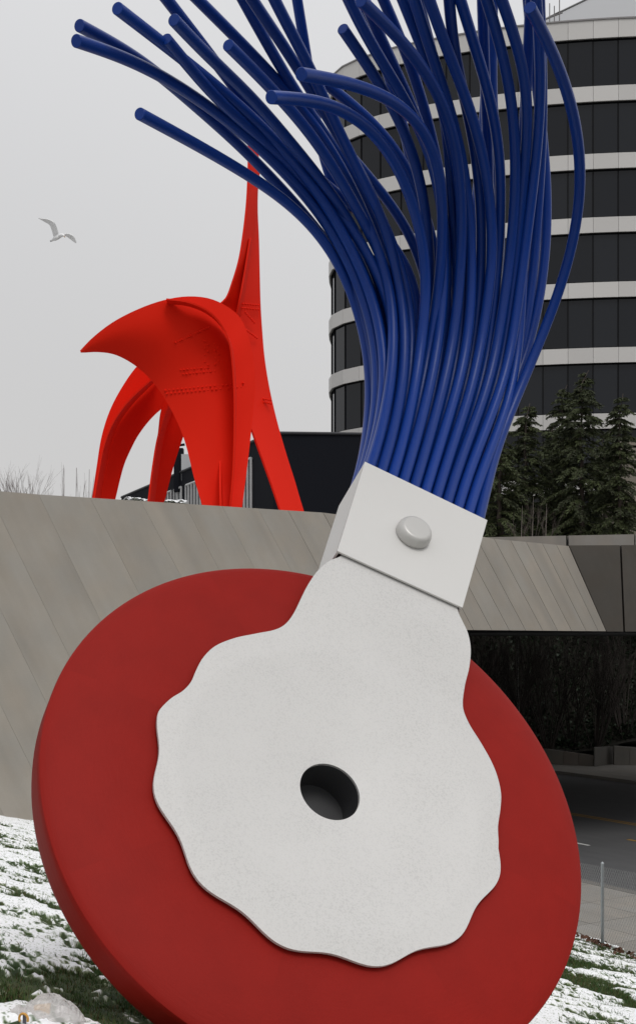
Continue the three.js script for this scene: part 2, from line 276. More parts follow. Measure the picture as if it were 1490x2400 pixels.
  const tg = new THREE.ExtrudeGeometry(ts, { depth: 0.2, bevelEnabled: false }); tg.rotateX(-Math.PI / 2); tg.translate(0, 2.7, 0);
  structure(mesh('upper_terrace', world(tg), std(lin(0.3, 0.3, 0.3), 0.9)));
  structure(mesh('upper_ground', hexa([V(-90, 2.85, -56), V(3, 2.85, -56), V(3, 2.85, -140), V(-90, 2.85, -140)], [V(-90, -6, -56), V(3, -6, -56), V(3, -6, -140), V(-90, -6, -140)]), std(lin(0.2, 0.2, 0.19), 0.95)));
}
// ---------- far bank across the road: retaining wall, ivy bank, bare shrubs ----------
const bankY = (x, z) => lerp(-5.0, 3.0, smooth(-59, -66, z)) + 0.3 * Math.sin(x * 0.9) ;
{
  const g = new THREE.PlaneGeometry(1, 1, 60, 20), p = g.attributes.position;
  for (let k = 0; k < p.count; k++) { const i = k % 61, j = (k / 61) | 0, x = lerp(-2, 48, i / 60), z = lerp(-58.6, -72, j / 20); p.setXYZ(k, x, bankY(x, z), z); }
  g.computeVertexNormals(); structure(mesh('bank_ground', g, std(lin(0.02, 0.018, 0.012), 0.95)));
  structure(mesh('upper_field', hexa([V(-2, 2.8, -71.5), V(60, 2.8, -71.5), V(60, 2.8, -110), V(-2, 2.8, -110)], [V(-2, -6, -71.5), V(60, -6, -71.5), V(60, -6, -110), V(-2, -6, -110)]), std(lin(0.1, 0.1, 0.09), 0.95)));
  const rw = thing('retaining_wall', 'low grey concrete retaining wall across the road under the bridge', 'retaining wall', V(13, -5.9, -58));
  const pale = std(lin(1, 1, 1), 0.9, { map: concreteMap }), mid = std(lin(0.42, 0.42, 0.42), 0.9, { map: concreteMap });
  const a = (px, py, d) => { const v = at(px, py, d); return v; }, F = (pa, pb, mat, name) => { const [la, ta, d0] = pa, [lb, tb, d1] = pb, A = a(la, ta, d0), B = a(lb, tb, d1); mesh(name, slab(A, A.clone().setY(-5.95), B.clone().setY(-5.95), B, V(0.02, 0, -0.3)), mat, rw); };
  const r = rng(3);
  let last = [1180, 1742, 59.4]; for (const x of [1213, 1248, 1283, 1319, 1355, 1391]) { const n = [x, lerp(1742, 1771, (x - 1180) / 211), lerp(59.4, 57.4, (x - 1180) / 211)]; F(last, [x - 0.7, n[1], n[2]], std(lin(0.95 + 0.1 * r(), 0.95, 0.93), 0.9, { map: concreteMap }), 'wall_panel'); last = n; }
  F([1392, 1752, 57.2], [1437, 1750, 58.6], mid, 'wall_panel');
  last = [1438, 1749, 58.0]; for (const x of [1475, 1512, 1550, 1590]) { F(last, [x - 0.7, 1749 + (x - 1438) * 0.07, 57.9], pale, 'wall_panel'); last = [x, 1749 + (x - 1438) * 0.07, 57.9]; }
  numberParts(rw);
  // ivy and evergreen ground cover on the bank
  const rr = rng(17), leaf = new THREE.BufferGeometry(); leaf.setAttribute('position', new THREE.Float32BufferAttribute([0, 0, 0, 0.5, 0.5, 0.1, 0, 1, 0, 0, 0, 0, 0, 1, 0, -0.5, 0.5, 0.1], 3)); leaf.computeVertexNormals();
  const n = 26000, inst = new THREE.InstancedMesh(leaf, std(lin(1, 1, 1), 0.6), n), m4 = new THREE.Matrix4(), c = new THREE.Color();
  for (let k = 0; k < n; k++) {
    const x = lerp(4, 26, rr()), z = lerp(-59, -66.5, rr()), lump = fbm(x * 0.5, z * 0.5, 33, 3), h = bankY(x, z) + lump * 1.6 * rr();
    m4.compose(V(x, h, z), new THREE.Quaternion().setFromEuler(new THREE.Euler(rr() * 3, rr() * 6, rr() * 3)), V(1, 1, 1).multiplyScalar(0.10 + 0.12 * rr())); inst.setMatrixAt(k, m4);
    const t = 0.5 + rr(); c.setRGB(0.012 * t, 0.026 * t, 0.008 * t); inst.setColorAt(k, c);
  }
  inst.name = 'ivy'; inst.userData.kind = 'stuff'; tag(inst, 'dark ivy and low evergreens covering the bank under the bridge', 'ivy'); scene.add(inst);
}
function twigs(root, h, spread, n, seed, r0, lean = 0.25) {        // bare branches springing from one root
  const r = rng(seed), list = [];
  const grow = (p, d, len, rad, depth) => {
    const q = p.clone().addScaledVector(d, len); list.push(bar(p, q, rad, rad * 0.6, 4));
    if (depth <= 0) return;
    const k = 2 + (r() * 2 | 0); for (let i = 0; i < k; i++) { const e = d.clone().add(V((r() - 0.5) * lean * 2.4, 0.12 * r(), (r() - 0.5) * lean * 2.4)).normalize(); grow(p.clone().lerp(q, 0.45 + 0.55 * r()), e, len * (0.55 + 0.3 * r()), rad * 0.6, depth - 1); }
  };
  for (let i = 0; i < n; i++) { const a = r() * 6.28, d = V(Math.cos(a) * spread, 1, Math.sin(a) * spread).normalize(); grow(root.clone().add(V(Math.cos(a) * 0.15, 0, Math.sin(a) * 0.15)), d, h * (0.35 + 0.25 * r()), r0 * (0.7 + 0.5 * r()), 3); }
  return merged(list);
}
{
  const bark = std(lin(0.036, 0.028, 0.024), 0.95);
  const spots = [[1085, 57.2, 5.0, 1], [1130, 58.5, 5.8, 2], [1180, 57.4, 5.0, 3], [1232, 59, 6.2, 4], [1285, 58, 5.4, 5], [1340, 59.5, 5.6, 6], [1395, 58.6, 5.0, 7], [1460, 59.4, 5.5, 8]];
  const where = ['nearest the white neck', 'left of the pale birch stem', 'just behind the pale birch stem', 'right of the pale birch stem', 'over the left end of the retaining wall', 'over the middle of the retaining wall', 'above the dark recess in the retaining wall', 'at the far right picture edge'];
  spots.forEach(([px, d, h, s], i) => {
    const b = at(px, 1500, d); b.y = i < 4 ? -5.2 : bankY(b.x, -d);
    const o = thing('bare_shrub', `tall bare brown shrub under the bridge, ${where[i]}`, 'shrub', b, 'bare shrubs under the bridge');
    const inner = b.clone(); mesh('branches', twigs(inner, h, 0.35, 14, 100 + s, 0.035), bark, o);
  });
  const b = at(1216, 1500, 55.5); b.y = -5.9;
  const o = thing('birch_tree', 'slim pale barked birch stem standing under the bridge', 'tree', b);
  const stem = []; let p = b.clone(); const r = rng(9); for (let i = 0; i < 12; i++) { const q = p.clone().add(V((r() - 0.5) * 0.1, 0.75, (r() - 0.5) * 0.1)); stem.push(bar(p, q, 0.075 - i * 0.005, 0.07 - i * 0.005, 7)); p = q; }
  mesh('trunk', merged(stem), std(lin(0.36, 0.34, 0.32), 0.8, { map: texture(64, 128, (x, y) => { const k = noise(x / 9, y / 2.2, 7) > 0.55 ? 0.75 : 0.3; return [k, k, k]; }) }), o);
  mesh('branches', twigs(b.clone().add(V(0, 3, 0)), 3.5, 0.5, 8, 77, 0.02), bark, o);
}
// ---------- conifers behind the bridge ----------
function conifer(px, d, topPy, baseY, spread, seed, label) {
  const b = at(px, 1500, d).setY(baseY), top = (1500 - topPy) / 2900 * d, H = top - baseY, r = rng(seed);
  const o = thing('conifer_tree', label, 'tree', b, 'conifers behind the bridge parapet');
  const trunk = [], twig = [], pos = [], col = [];
  let p = b.clone(); const N = 14, axis = [p.clone()];
  for (let i = 0; i < N; i++) { const q = V(b.x + 0.10 * (r() - 0.5) * (1 + i * 0.1) + (i === N - 1 ? 0.22 : 0), b.y + H * (i + 1) / N, b.z + 0.1 * (r() - 0.5)); trunk.push(bar(p, q, lerp(0.15, 0.012, i / N), lerp(0.15, 0.012, (i + 1) / N), 7)); p = q; axis.push(q); }
  const on = (t) => { const f = t * N, i = Math.min(N - 1, f | 0); return axis[i].clone().lerp(axis[i + 1], f - i); };
  const c = new THREE.Color();
  const needle = (p, dir, len, w, tone) => {
    const side = V(r() - 0.5, r() - 0.5, r() - 0.5).cross(dir).normalize().multiplyScalar(w), q = p.clone().addScaledVector(dir, len), m = p.clone().addScaledVector(dir, len * 0.4);
    for (const v of [p, m.clone().add(side), q, p, q, m.clone().sub(side)]) { pos.push(v.x, v.y, v.z); col.push(0.036 * tone, 0.046 * tone, 0.014 * tone); }
  };
  const whorls = Math.round(H * 6.5);
  for (let k = 0; k < whorls; k++) {
    const t = 0.06 + 0.93 * (k + r() * 0.7) / whorls, base = on(Math.min(0.995, t)), reach = spread * 1.25 * Math.pow(1 - t, 0.7) * (0.65 + 0.5 * r()) + 0.10, nb = t > 0.9 ? 3 : 5;
    for (let i = 0; i < nb; i++) {
      const a = r() * 6.28, L = reach * (0.55 + 0.55 * r()), rise = lerp(0.1, 0.5, t), out = V(Math.cos(a), 0, Math.sin(a));
      const P = (s) => base.clone().addScaledVector(out, L * s).add(V(0, L * (rise * s - 0.62 * s * s) , 0));
      twig.push(bar(P(0), P(0.5), 0.014, 0.009, 4), bar(P(0.5), P(1), 0.009, 0.004, 4));
      const n = Math.round(10 + L * 26), tone0 = 0.6 + 0.9 * r();
      for (let j = 0; j < n; j++) {
        const s = 0.1 + 0.9 * r(), q = P(s), turn = a + (r() < 0.5 ? 1 : -1) * (0.5 + 0.6 * r()), side = V(Math.cos(turn), -0.35 - 0.45 * r(), Math.sin(turn)).normalize();
        const sl = 0.10 + 0.22 * (1 - s * 0.6) * r() * (0.6 + L * 0.5);
        for (let m = 0; m < 4; m++) needle(q.clone().addScaledVector(side, sl * m / 4), side.clone().add(V(r() - 0.5, r() - 0.6, r() - 0.5).multiplyScalar(0.9)).normalize(), 0.10 + 0.08 * r(), 0.022, tone0 * (0.7 + 0.6 * r()));
      }
    }
  }
  const g = new THREE.BufferGeometry(); g.setAttribute('position', new THREE.Float32BufferAttribute(pos, 3)); g.setAttribute('color', new THREE.Float32BufferAttribute(col, 3)); g.computeVertexNormals();
  mesh('trunk', merged(trunk), std(lin(0.07, 0.055, 0.045), 0.9), o); mesh('branches', merged(twig), std(lin(0.06, 0.045, 0.035), 0.9), o);
  mesh('crown', world(g), std(lin(1, 1, 1), 0.75, { vertexColors: true }), o);
}
conifer(1362, 52, 868, 2.9, 1.9, 11, 'tallest conifer, with a thin bent tip, before the dark glass building');
conifer(1318, 54, 902, 2.9, 1.3, 12, 'slim conifer with a bare spire, just left of the tallest conifer');
conifer(1452, 51, 922, 2.9, 1.25, 13, 'broad conifer at the right picture edge, before the beige wall');
conifer(1232, 53, 945, 2.9, 1.7, 14, 'conifer close to the blue bristles, second from the left');
conifer(1172, 51.5, 1000, 2.9, 1.7, 15, 'shortest conifer, half hidden by the white ferrule');
conifer(1292, 56, 985, 2.9, 1.8, 16, 'dense conifer in the middle of the row, with its tip below its neighbours');
conifer(1415, 56, 1010, 2.9, 1.8, 17, 'dark conifer between the tallest conifer and the one at the right edge');
for (const [i, px, top] of [[0, 1245, 1165], [1, 1219, 1185], [2, 1276, 1180]]) {
  const b = at(px, 1500, 49.5).setY(2.9), o = thing('sapling', ['thin bare grey sapling, middle of three before the conifers', 'thin bare grey sapling, leftmost of three before the conifers', 'thin bare grey sapling, rightmost of three before the conifers'][i], 'sapling', b, 'bare saplings before the conifers');
  const q = at(px + 4, top, 49.5); mesh('trunk', merged([bar(b, b.clone().lerp(q, 0.5), 0.02, 0.015, 6), bar(b.clone().lerp(q, 0.5), q, 0.015, 0.005, 6)]), std(lin(0.2, 0.17, 0.15), 0.9), o);
  mesh('branches', twigs(b.clone().lerp(q, 0.35), (q.y - b.y) * 0.5, 0.35, 4, 200 + i, 0.01), std(lin(0.1, 0.08, 0.07), 0.9), o);
}
{ // beige building edge at the far right
  const o = thing('beige_building', 'beige concrete block at the right picture edge among conifers', 'building', V(17.5, 2.9, -60));
  const l = at(1452, 1045, 60), w = std(lin(0.95, 0.9, 0.82), 0.85, { map: concreteMap });
  for (let k = 0; k < 4; k++) mesh('wall_panel', box(1.96, 6.2, 0.3, l.x + 1 + k * 2, 6.2, -60), w, o);
  mesh('coping', box(8.3, 0.18, 5.2, l.x + 4.05, l.y + 0.09, -62.4), w, o); mesh('body', box(7.9, 6.0, 4.6, l.x + 4, 6.2, -62.5), w, o); numberParts(o);
}
// ---------- the dark round glass building ----------
{
  const o = thing('glass_office_building', 'rounded dark glass office block with white floor bands behind the bristles', 'building', V(14, 2.9, -80));
  const plan = [[2.2, -93], [1.35, -89], [0.97, -86], [0.9, -84], [1.15, -82.4], [2.0, -81.0], [3.2, -79.9], [5.2, -78.6], [8.2, -77.3], [11.6, -76.2], [15.5, -75.4], [19.3, -74.95], [24, -74.8], [29, -75.2], [33, -76.2]];
  const cv = new THREE.CatmullRomCurve3(plan.map(([x, z]) => V(x, 0, z)), false, 'centripetal'), total = cv.getLength(), W = 1.46, n = Math.floor(total / W), pts = cv.getSpacedPoints(n);
  const nrm = pts.map((p, i) => { const t = pts[Math.min(n, i + 1)].clone().sub(pts[Math.max(0, i - 1)]).normalize(); return V(-t.z, 0, t.x); });
  const glassMap = [0, 1, 2, 3].map((k) => new THREE.MeshPhysicalMaterial({ color: lin(0.008 + 0.002 * k, 0.0095 + 0.0022 * k, 0.013 + 0.0025 * k), roughness: 0.05 + 0.02 * k, side: THREE.DoubleSide, specularIntensity: 0.6 }));
  const r = rng(21), white = [1, 0.96, 0.92].map((k) => std(lin(0.64 * k, 0.625 * k, 0.605 * k), 0.7, { bumpMap: concreteBump, bumpScale: 0.002 })), frame = new THREE.MeshPhysicalMaterial({ color: lin(0.004, 0.004, 0.005), roughness: 0.8, specularIntensity: 0.3, side: THREE.DoubleSide }), gasket = std(lin(0.10, 0.075, 0.07), 0.8);
  const prism = (i, y0, y1, out, depth, g0 = 0.02, g1 = 0.02) => {
    const a = pts[i].clone().lerp(pts[i + 1], g0), b = pts[i + 1].clone().lerp(pts[i], g1), na = nrm[i], nb = nrm[i + 1];
    const f = (p, m, d, y) => p.clone().addScaledVector(m, d).setY(y);
    return hexa([f(a, na, out, y1), f(a, na, out, y0), f(b, nb, out, y0), f(b, nb, out, y1)], [f(a, na, out - depth, y1), f(a, na, out - depth, y0), f(b, nb, out - depth, y0), f(b, nb, out - depth, y1)]);
  };
  const bandY = (py) => (1500 - py) / 2900 * 75.2;
  const levels = [222, 380, 529, 681, 834, 988, 1142].map(bandY), half = 0.46;
  const i0 = 0, i1 = n;
  const visible = (i) => { const m = pts[i]; return m.x / -m.z < 0.31; };
  for (let k = -1; k < levels.length; k++) {
    const top = k < 0 ? bandY(50) : levels[k] + half, bot = k < 0 ? bandY(92) : levels[k] - half, nextTop = k + 1 < levels.length ? levels[k + 1] + half : 2.5;
    for (let i = i0; i < i1; i++) {
      if (!visible(i)) continue;
      mesh('spandrel_panel', prism(i, bot, top, 0.16, 0.4, 0.006, 0.006), white[(r() * 3) | 0], o);
      mesh('window_pane', prism(i, nextTop + 0.06, bot - 0.06, -0.06 + 0.012 * (r() - 0.5), 0.05, 0.018, 0.018), glassMap[(r() * 4) | 0], o);
    }
    const fr = []; for (let i = i0; i < i1; i++) if (visible(i)) fr.push(prism(i, bot - 0.07, bot, 0.03, 0.25, 0, 0), prism(i, nextTop, nextTop + 0.07, 0.03, 0.25, 0, 0), prism(i, nextTop, bot, 0.0, 0.12, 0.98, -0.02));
    mesh('window_frame', merged(fr), frame, o);
  }
  const core = []; for (let i = i0; i < i1; i++) core.push(prism(i, 2.5, bandY(60), -0.25, 0.2, 0, 0)); mesh('core_wall', merged(core), frame, o);
  const sh = new THREE.Shape(); pts.forEach((p, i) => (i ? sh.lineTo : sh.moveTo).call(sh, p.x, -p.z)); sh.lineTo(33, 96); sh.lineTo(2.2, 96);
  const rf = new THREE.ExtrudeGeometry(sh, { depth: 0.3, bevelEnabled: false }); rf.rotateX(-Math.PI / 2); rf.translate(0, bandY(60) - 0.3, 0); mesh('roof', world(rf.toNonIndexed()), frame, o);
  const cop = []; for (let i = i0; i < i1; i++) cop.push(prism(i, bandY(50), bandY(50) + 0.09, 0.22, 0.5, 0, 0)); mesh('coping', merged(cop), std(lin(0.25, 0.24, 0.24), 0.6), o);
  // penthouse with a slanting pale roof
  const pt = [at(1262, 52, 82), at(1372, -4, 82), at(1560, -92, 82), at(1560, 60, 82), at(1262, 60, 82)];
  const ps = new THREE.Shape(); pt.forEach((p, i) => (i ? ps.lineTo : ps.moveTo).call(ps, p.x, p.y)); const pg = new THREE.ExtrudeGeometry(ps, { depth: 6, bevelEnabled: false }); pg.translate(0, 0, -88);
  mesh('penthouse', world(pg), std(lin(0.68, 0.69, 0.71), 0.7), o);
  mesh('ridge_cap', merged([bar(pt[0], pt[2], 0.06)]), std(lin(0.2, 0.2, 0.2), 0.6), o);
  numberParts(o);
  const a = thing('roof_antenna', 'thin grey antenna rods with cross bars on the office roof', 'antenna', at(1297, 52, 80)), am = std(lin(0.22, 0.21, 0.21), 0.6), A = (x, y) => at(x, y, 80);
  for (const [x, y] of [[1287, 8], [1298, 14], [1310, -8]]) mesh('rod', bar(A(x, 54), A(x, y), 0.035), am, a);
  mesh('cross_bar', bar(A(1274, 46), A(1317, 30), 0.04), am, a); mesh('cross_bar', bar(A(1284, 40), A(1312, 26), 0.03), am, a); numberParts(a);
}
// ---------- the black building behind the red sculpture ----------
{
  const d0 = 60, c = at(640, 1017, d0), h = c.y, far = V(-13.8, h, -87), right = V(9, h, -60.8);
  const o = thing('black_building', 'long low black building with white windows behind the red sculpture', 'building', V(-4, 2.9, -66));
  const black = new THREE.MeshPhysicalMaterial({ color: lin(0.008, 0.009, 0.013), roughness: 0.9, specularIntensity: 0.3, side: THREE.DoubleSide }), white = std(lin(0.5, 0.5, 0.5), 0.5);
  mesh('wall', hexa([far, far.clone().setY(2.5), c.clone().setY(2.5), c], [far, far.clone().setY(2.5), c.clone().setY(2.5), c].map((p) => p.clone().add(V(6, 0, -0.4)))), black, o);
  mesh('wall', slab(c.clone().add(V(0.01, 0, -0.01)), c.clone().add(V(0.01, 0, -0.01)).setY(2.5), right.clone().setY(2.5), right, V(0, 0, -8)), black, o);
  mesh('coping', merged([bar(c.clone().add(V(0, 0.04, 0.05)), far.clone().add(V(0, 0.04, 0)), 0.08, 0.08, 4), bar(c.clone().add(V(0, 0.04, 0.05)), right.clone().add(V(0, 0.04, 0.05)), 0.08, 0.08, 4)]), std(lin(0.03, 0.03, 0.035), 0.7), o);
  const dir = far.clone().sub(c).setY(0), L = dir.length(); dir.normalize(); const nn = V(dir.z, 0, -dir.x); if (nn.z < 0) nn.negate();
  const win = (s0, s1, y0, y1, bars) => {
    const p = (s, y, e) => c.clone().addScaledVector(dir, s).addScaledVector(nn, e).setY(y);
    const w = mesh('window', slab(p(s0, y1, 0.03), p(s0, y0, 0.03), p(s1, y0, 0.03), p(s1, y1, 0.03), nn.clone().multiplyScalar(-0.06)), new THREE.MeshPhysicalMaterial({ color: lin(0.10, 0.105, 0.11), roughness: 0.15, side: THREE.DoubleSide }), o);
    const list = [bar(p(s0, y0, 0.05), p(s1, y0, 0.05), 0.08, 0.08, 4), bar(p(s0, y1, 0.05), p(s1, y1, 0.05), 0.08, 0.08, 4)];
    for (let k = 0; k <= bars; k++) { const s = lerp(s0, s1, k / bars); list.push(bar(p(s, y0, 0.05), p(s, y1, 0.05), 0.07, 0.07, 4)); }
    const fm = new THREE.Mesh(merged(list), white); fm.name = 'frame'; w.add(fm);
  };
  win(2.9, 4.9, 6.5, 9.2, 4); win(6.2, 9.6, 6.5, 9.1, 5); win(10.6, 14.0, 6.5, 9.1, 6); win(14.9, 16.4, 6.5, 9.1, 2); win(17.0, 18.9, 6.5, 9.1, 3); win(19.8, 23, 6.5, 9.1, 5);
  const ch = c.clone().addScaledVector(dir, 15.6); mesh('chimney', box(0.55, 2.6, 0.6, ch.x, h + 0.2, ch.z), black, o); mesh('roof_vent', merged([bar(ch.clone().setY(h), ch.clone().setY(h + 1.75), 0.05), bar(ch.clone().setY(h + 1.7), ch.clone().setY(h + 1.7).add(V(0.35, 0.05, 0)), 0.08)]), black, o);
  mesh('roof_hut', box(3.4, 1.6, 3, ch.x + 1.9, h + 0.3, ch.z - 1), std(lin(0.45, 0.46, 0.47), 0.7), o);
  numberParts(o);
}
// ---------- bare trees far left beyond the wall ----------
{
  const bark = std(lin(0.14, 0.11, 0.10), 0.95);
  const defs = [[60, 70, 1112, 0.55, 16, 'round bare twiggy tree at the far left above the wall', 0.03], [147, 72, 1098, 0.05, 4, 'thin upright bare poplar, left of three above the wall', 0.026], [176, 74, 1096, 0.06, 4, 'thin upright bare poplar, middle of three above the wall', 0.026], [206, 72, 1100, 0.05, 3, 'thin upright bare poplar, right of three beside the red leg', 0.026]];
  defs.forEach(([px, d, top, sp, n, label, rad], i) => {
    const b = at(px, 1500, d).setY(2.85), H = (1500 - top) / 2900 * d - 2.85;
    const o = thing('bare_tree', label, 'tree', b, i ? 'bare poplars above the wall' : undefined);
    mesh('trunk', bar(b, b.clone().add(V(0, H * 0.35, 0)), rad * 2.2, rad * 1.4, 7), bark, o);
    mesh('crown', i ? merged([twigs(b.clone().add(V(0, H * 0.1, 0)), H * 0.62, sp, n, 301 + i, rad, 0.09), bar(b, b.clone().add(V(0.1, H, 0)), rad, 0.012, 5)]) : merged([twigs(b.clone().add(V(-0.2, H * 0.42, 0)), H * 0.56, 0.4, n, 300, 0.02, 0.30), twigs(b.clone().add(V(0.3, H * 0.42, 0)), H * 0.50, 0.5, n, 305, 0.02, 0.30)]), bark, o);
  });
  // snowy scrub that shows over the wall's top
  const scrub = (name, px, label, seed) => { const r = rng(seed), list = [], b = at(px, 1175 + (px - 312) * 0.06, 28.7 + (px - 312) * 0.012); for (let k = 0; k < 60; k++) { const g = new THREE.TetrahedronGeometry(0.03 + 0.04 * r(), 0); g.scale(1.6, 0.6, 1.4); g.rotateY(r() * 6); g.translate(b.x + (r() - 0.5) * 0.55, b.y + r() * 0.09 - 0.04, b.z + (r() - 0.5) * 0.4); list.push(g); } const o = thing(name, label, 'shrub', b); mesh('foliage', merged(list.filter((_, i) => i % 3)), std(lin(0.12, 0.13, 0.1), 0.9), o); mesh('snow', merged(list.filter((_, i) => !(i % 3)).map((g) => g.clone().translate(0, 0.04, 0))), std(lin(0.85, 0.86, 0.87), 0.9), o); };
  scrub('low_shrub', 312, 'low snowy shrub on the wall top between the two left red legs', 61); scrub('low_shrub', 412, 'low snowy shrub on the wall top right of the thin red leg', 62);
}
// ---------- the red steel sculpture ----------
{
  const D = 38, redMap = texture(256, 256, (x, y) => { const k = 0.97 + 0.05 * (fbm(x / 50, y / 50, 14, 4) - 0.5) * 2 - 0.02 * hash(x, y, 3); return [k, k, k]; });
  const red = new THREE.MeshPhysicalMaterial({ color: lin(0.86, 0.018, 0.004), roughness: 0.65, specularIntensity: 0.25, side: THREE.DoubleSide, map: redMap });
  const o = thing('red_sculpture', 'tall bright red steel plate sculpture of arched legs and a fin', 'sculpture', V(-3.6, 2.9, -38));
  const L = (s, d) => parse(s).map(([x, y, e]) => at(x, y, d + (e || 0)));
  // main curved body plate: both edges run from the hooked tip to the foot
  const bodyA = '190/826/-1.2 230/824/-1.0 272/831/-0.7 324/861/-0.3 366/904/0 404/965/0.1 432/1030/0.1 455/1120/0 474/1186/-0.1 484/1240/-0.1';
  const bodyB = '189/822/-1.2 215/794/-1.3 265/755/-1.3 330/722/-1.1 390/702/-0.8 440/695/-0.4 490/700/0 530/718/0.4 562/745/0.7 580/785/0.8 592/840/0.9 597/900/0.9 592/970/0.8 584/1050/0.6 576/1120/0.4 567/1192/0.2 562/1240/0.2';
  const body = plate(L(bodyA, D), L(bodyB, D), 60, 16, 0.05, (t, s) => -0.35 * Math.sin(Math.PI * s) * Math.sin(Math.PI * Math.min(1, t * 1.15)));
  mesh('body_plate', body, red, o);
  const ribLine = '393/711/-0.9 440/716/-0.75 488/736/-0.35 520/766/0 541/805/0.2 550/855/0.35 553/930/0.35 551/1020/0.3 547/1110/0.2 541/1190/0.1 538/1240/0.1';
  mesh('curved_rib', plate(L(ribLine, D + 0.15), parse(ribLine).map(([x, y, e], i, a) => at(x - 3 + 2 * Math.sin(i), y - (i < 5 ? 10 - i : 0), D + e - 0.75 * Math.sin(Math.PI * (0.08 + 0.9 * i / (a.length - 1))))), 40, 4, 0.05), red, o);
  mesh('short_rib', plate(L('516/1076/0.3 519/1130/0.2 522/1190/0.1 523/1240/0.1', D), L('516/1076/0.2 516/1130/-0.3 517/1190/-0.5 518/1240/-0.5', D), 14, 3, 0.05), red, o);
  // left leg with its rib
  mesh('leg_plate', plate(L('345/840 321/859 286/908 258/962 239/1022 227/1096 217/1166 212/1220', D + 2.6), L('420/935 380/958 352/984 324/1021 306/1055 291/1090 271/1168 258/1220', D + 2.9), 36, 6, 0.06), red, o);
  mesh('leg_rib', plate(L('372/884 360/896 314/942 277/994 258/1045 248/1096 235/1168 228/1220', D + 2.6), L('362/884 345/898 297/944 262/996 243/1047 233/1097 221/1168 214/1220', D + 1.2), 36, 3, 0.05), red, o);
  // thin middle leg
  mesh('leg_plate', plate(L('392/930 378/962 371/1016 359/1096 348/1174 341/1225', D + 2.2), L('455/960 441/990 430/1021 404/1101 385/1176 372/1225', D + 2.6), 30, 6, 0.06), red, o);
  mesh('leg_rib', plate(L('412/940 404/962 384/1026 372/1096 362/1174 354/1225', D + 2.3), L('400/938 390/960 370/1026 358/1096 348/1174 340/1225', D + 1.0), 30, 3, 0.05), red, o);
  // tall fin that runs down into the right leg
  mesh('fin_plate', plate(L('599/330/1.7 599/400/1.7 599/450/1.7 597/490/1.7 590/560/1.7 580/640/1.7 571/700/1.7 562/742/1.7 560/850/1.6 570/950/1.5 594/1022/1.5 618/1088/1.5 640/1150/1.5 658/1204/1.5 672/1245/1.5', D), L('600/328/2.4 607/400/2.4 603/440/2.4 602/490/2.4 605/560/2.4 607/640/2.4 609/710/2.5 613/775/2.6 619/842/2.6 630/910/2.7 647/985/2.8 668/1060/2.9 690/1130/3.0 700/1165/3 712/1204/3.0 724/1245/3.0', D), 60, 8, 0.06), red, o);
  mesh('fin_flange', plate(L('583/335/0.8 582/400/0.8 580/450/0.8 577/490/0.8 570/550/0.8 560/610/0.8 545/660/0.9 530/698/1.0 513/715/1.1 505/735/1.2', D), L('600/332/1.65 600/400/1.65 599/450/1.65 597/490/1.65 590/560/1.65 580/640/1.65 571/700/1.65 562/742/1.65 556/752/1.6 548/760/1.6', D), 48, 6, 0.06), red, o);
  mesh('fin_rib', plate(L('590/560/1.6 580/640/1.6 571/700/1.6 561/742/1.6', D), L('586/560/1.2 573/640/1 562/700/1 553/742/1.2', D), 24, 3, 0.05), red, o);
  // bolts
  const bolts = [], ball = (p) => { const g = new THREE.SphereGeometry(0.036, 8, 5); g.translate(p.x, p.y, p.z); bolts.push(g); };
  const P = body.grid, onBody = (px, py) => { let b = null, e = 1e9; const a = V(0, 0, 0); for (const p of P) { const x = p.x / -p.z * 2900 + 745, y = 1500 - p.y / -p.z * 2900, q = (x - px) ** 2 + (y - py) ** 2; if (q < e) { e = q; b = p; } } return at(px, py, -b.z - 0.028); };
  for (let k = 0; k < 20; k++) for (const e of [0, 8]) ball(onBody(388 + k * 9.6 + e * 0.5, 915 - k * 0.9 + e));
  for (let k = 0; k < 9; k++) { ball(onBody(424 + k * 8, 867 - k * 0.7)); ball(onBody(430 + k * 8, 877 - k * 0.8)); ball(onBody(480 + (k % 2) * 8, 800 + k * 8)); ball(onBody(504 + (k % 2) * 8, 806 + k * 8)); }
  for (let k = 0; k < 16; k++) ball(onBody(412 + k * 5.2, 803 - k * 2.4));
  const fin = (px, py) => ball(at(px, py, lerp(D + 1.2, D + 2.4, clamp((px - 560) / 50, 0, 1)) - 0.06));
  for (let k = 0; k < 7; k++) { fin(570 + k * 6, 712 + k * 0.6); fin(568 + k * 6.4, 722 + k * 0.6); fin(575 + k * 3.5, 732 + k * 4); fin(578 + k * 4, 774 + k * 3); fin(602 + k * 5.4, 932 + k); fin(602 + k * 5.4, 940 + k); }
  const b = mesh('bolts', merged(bolts), red, o); b.userData.kind = 'stuff';
  numberParts(o);
}
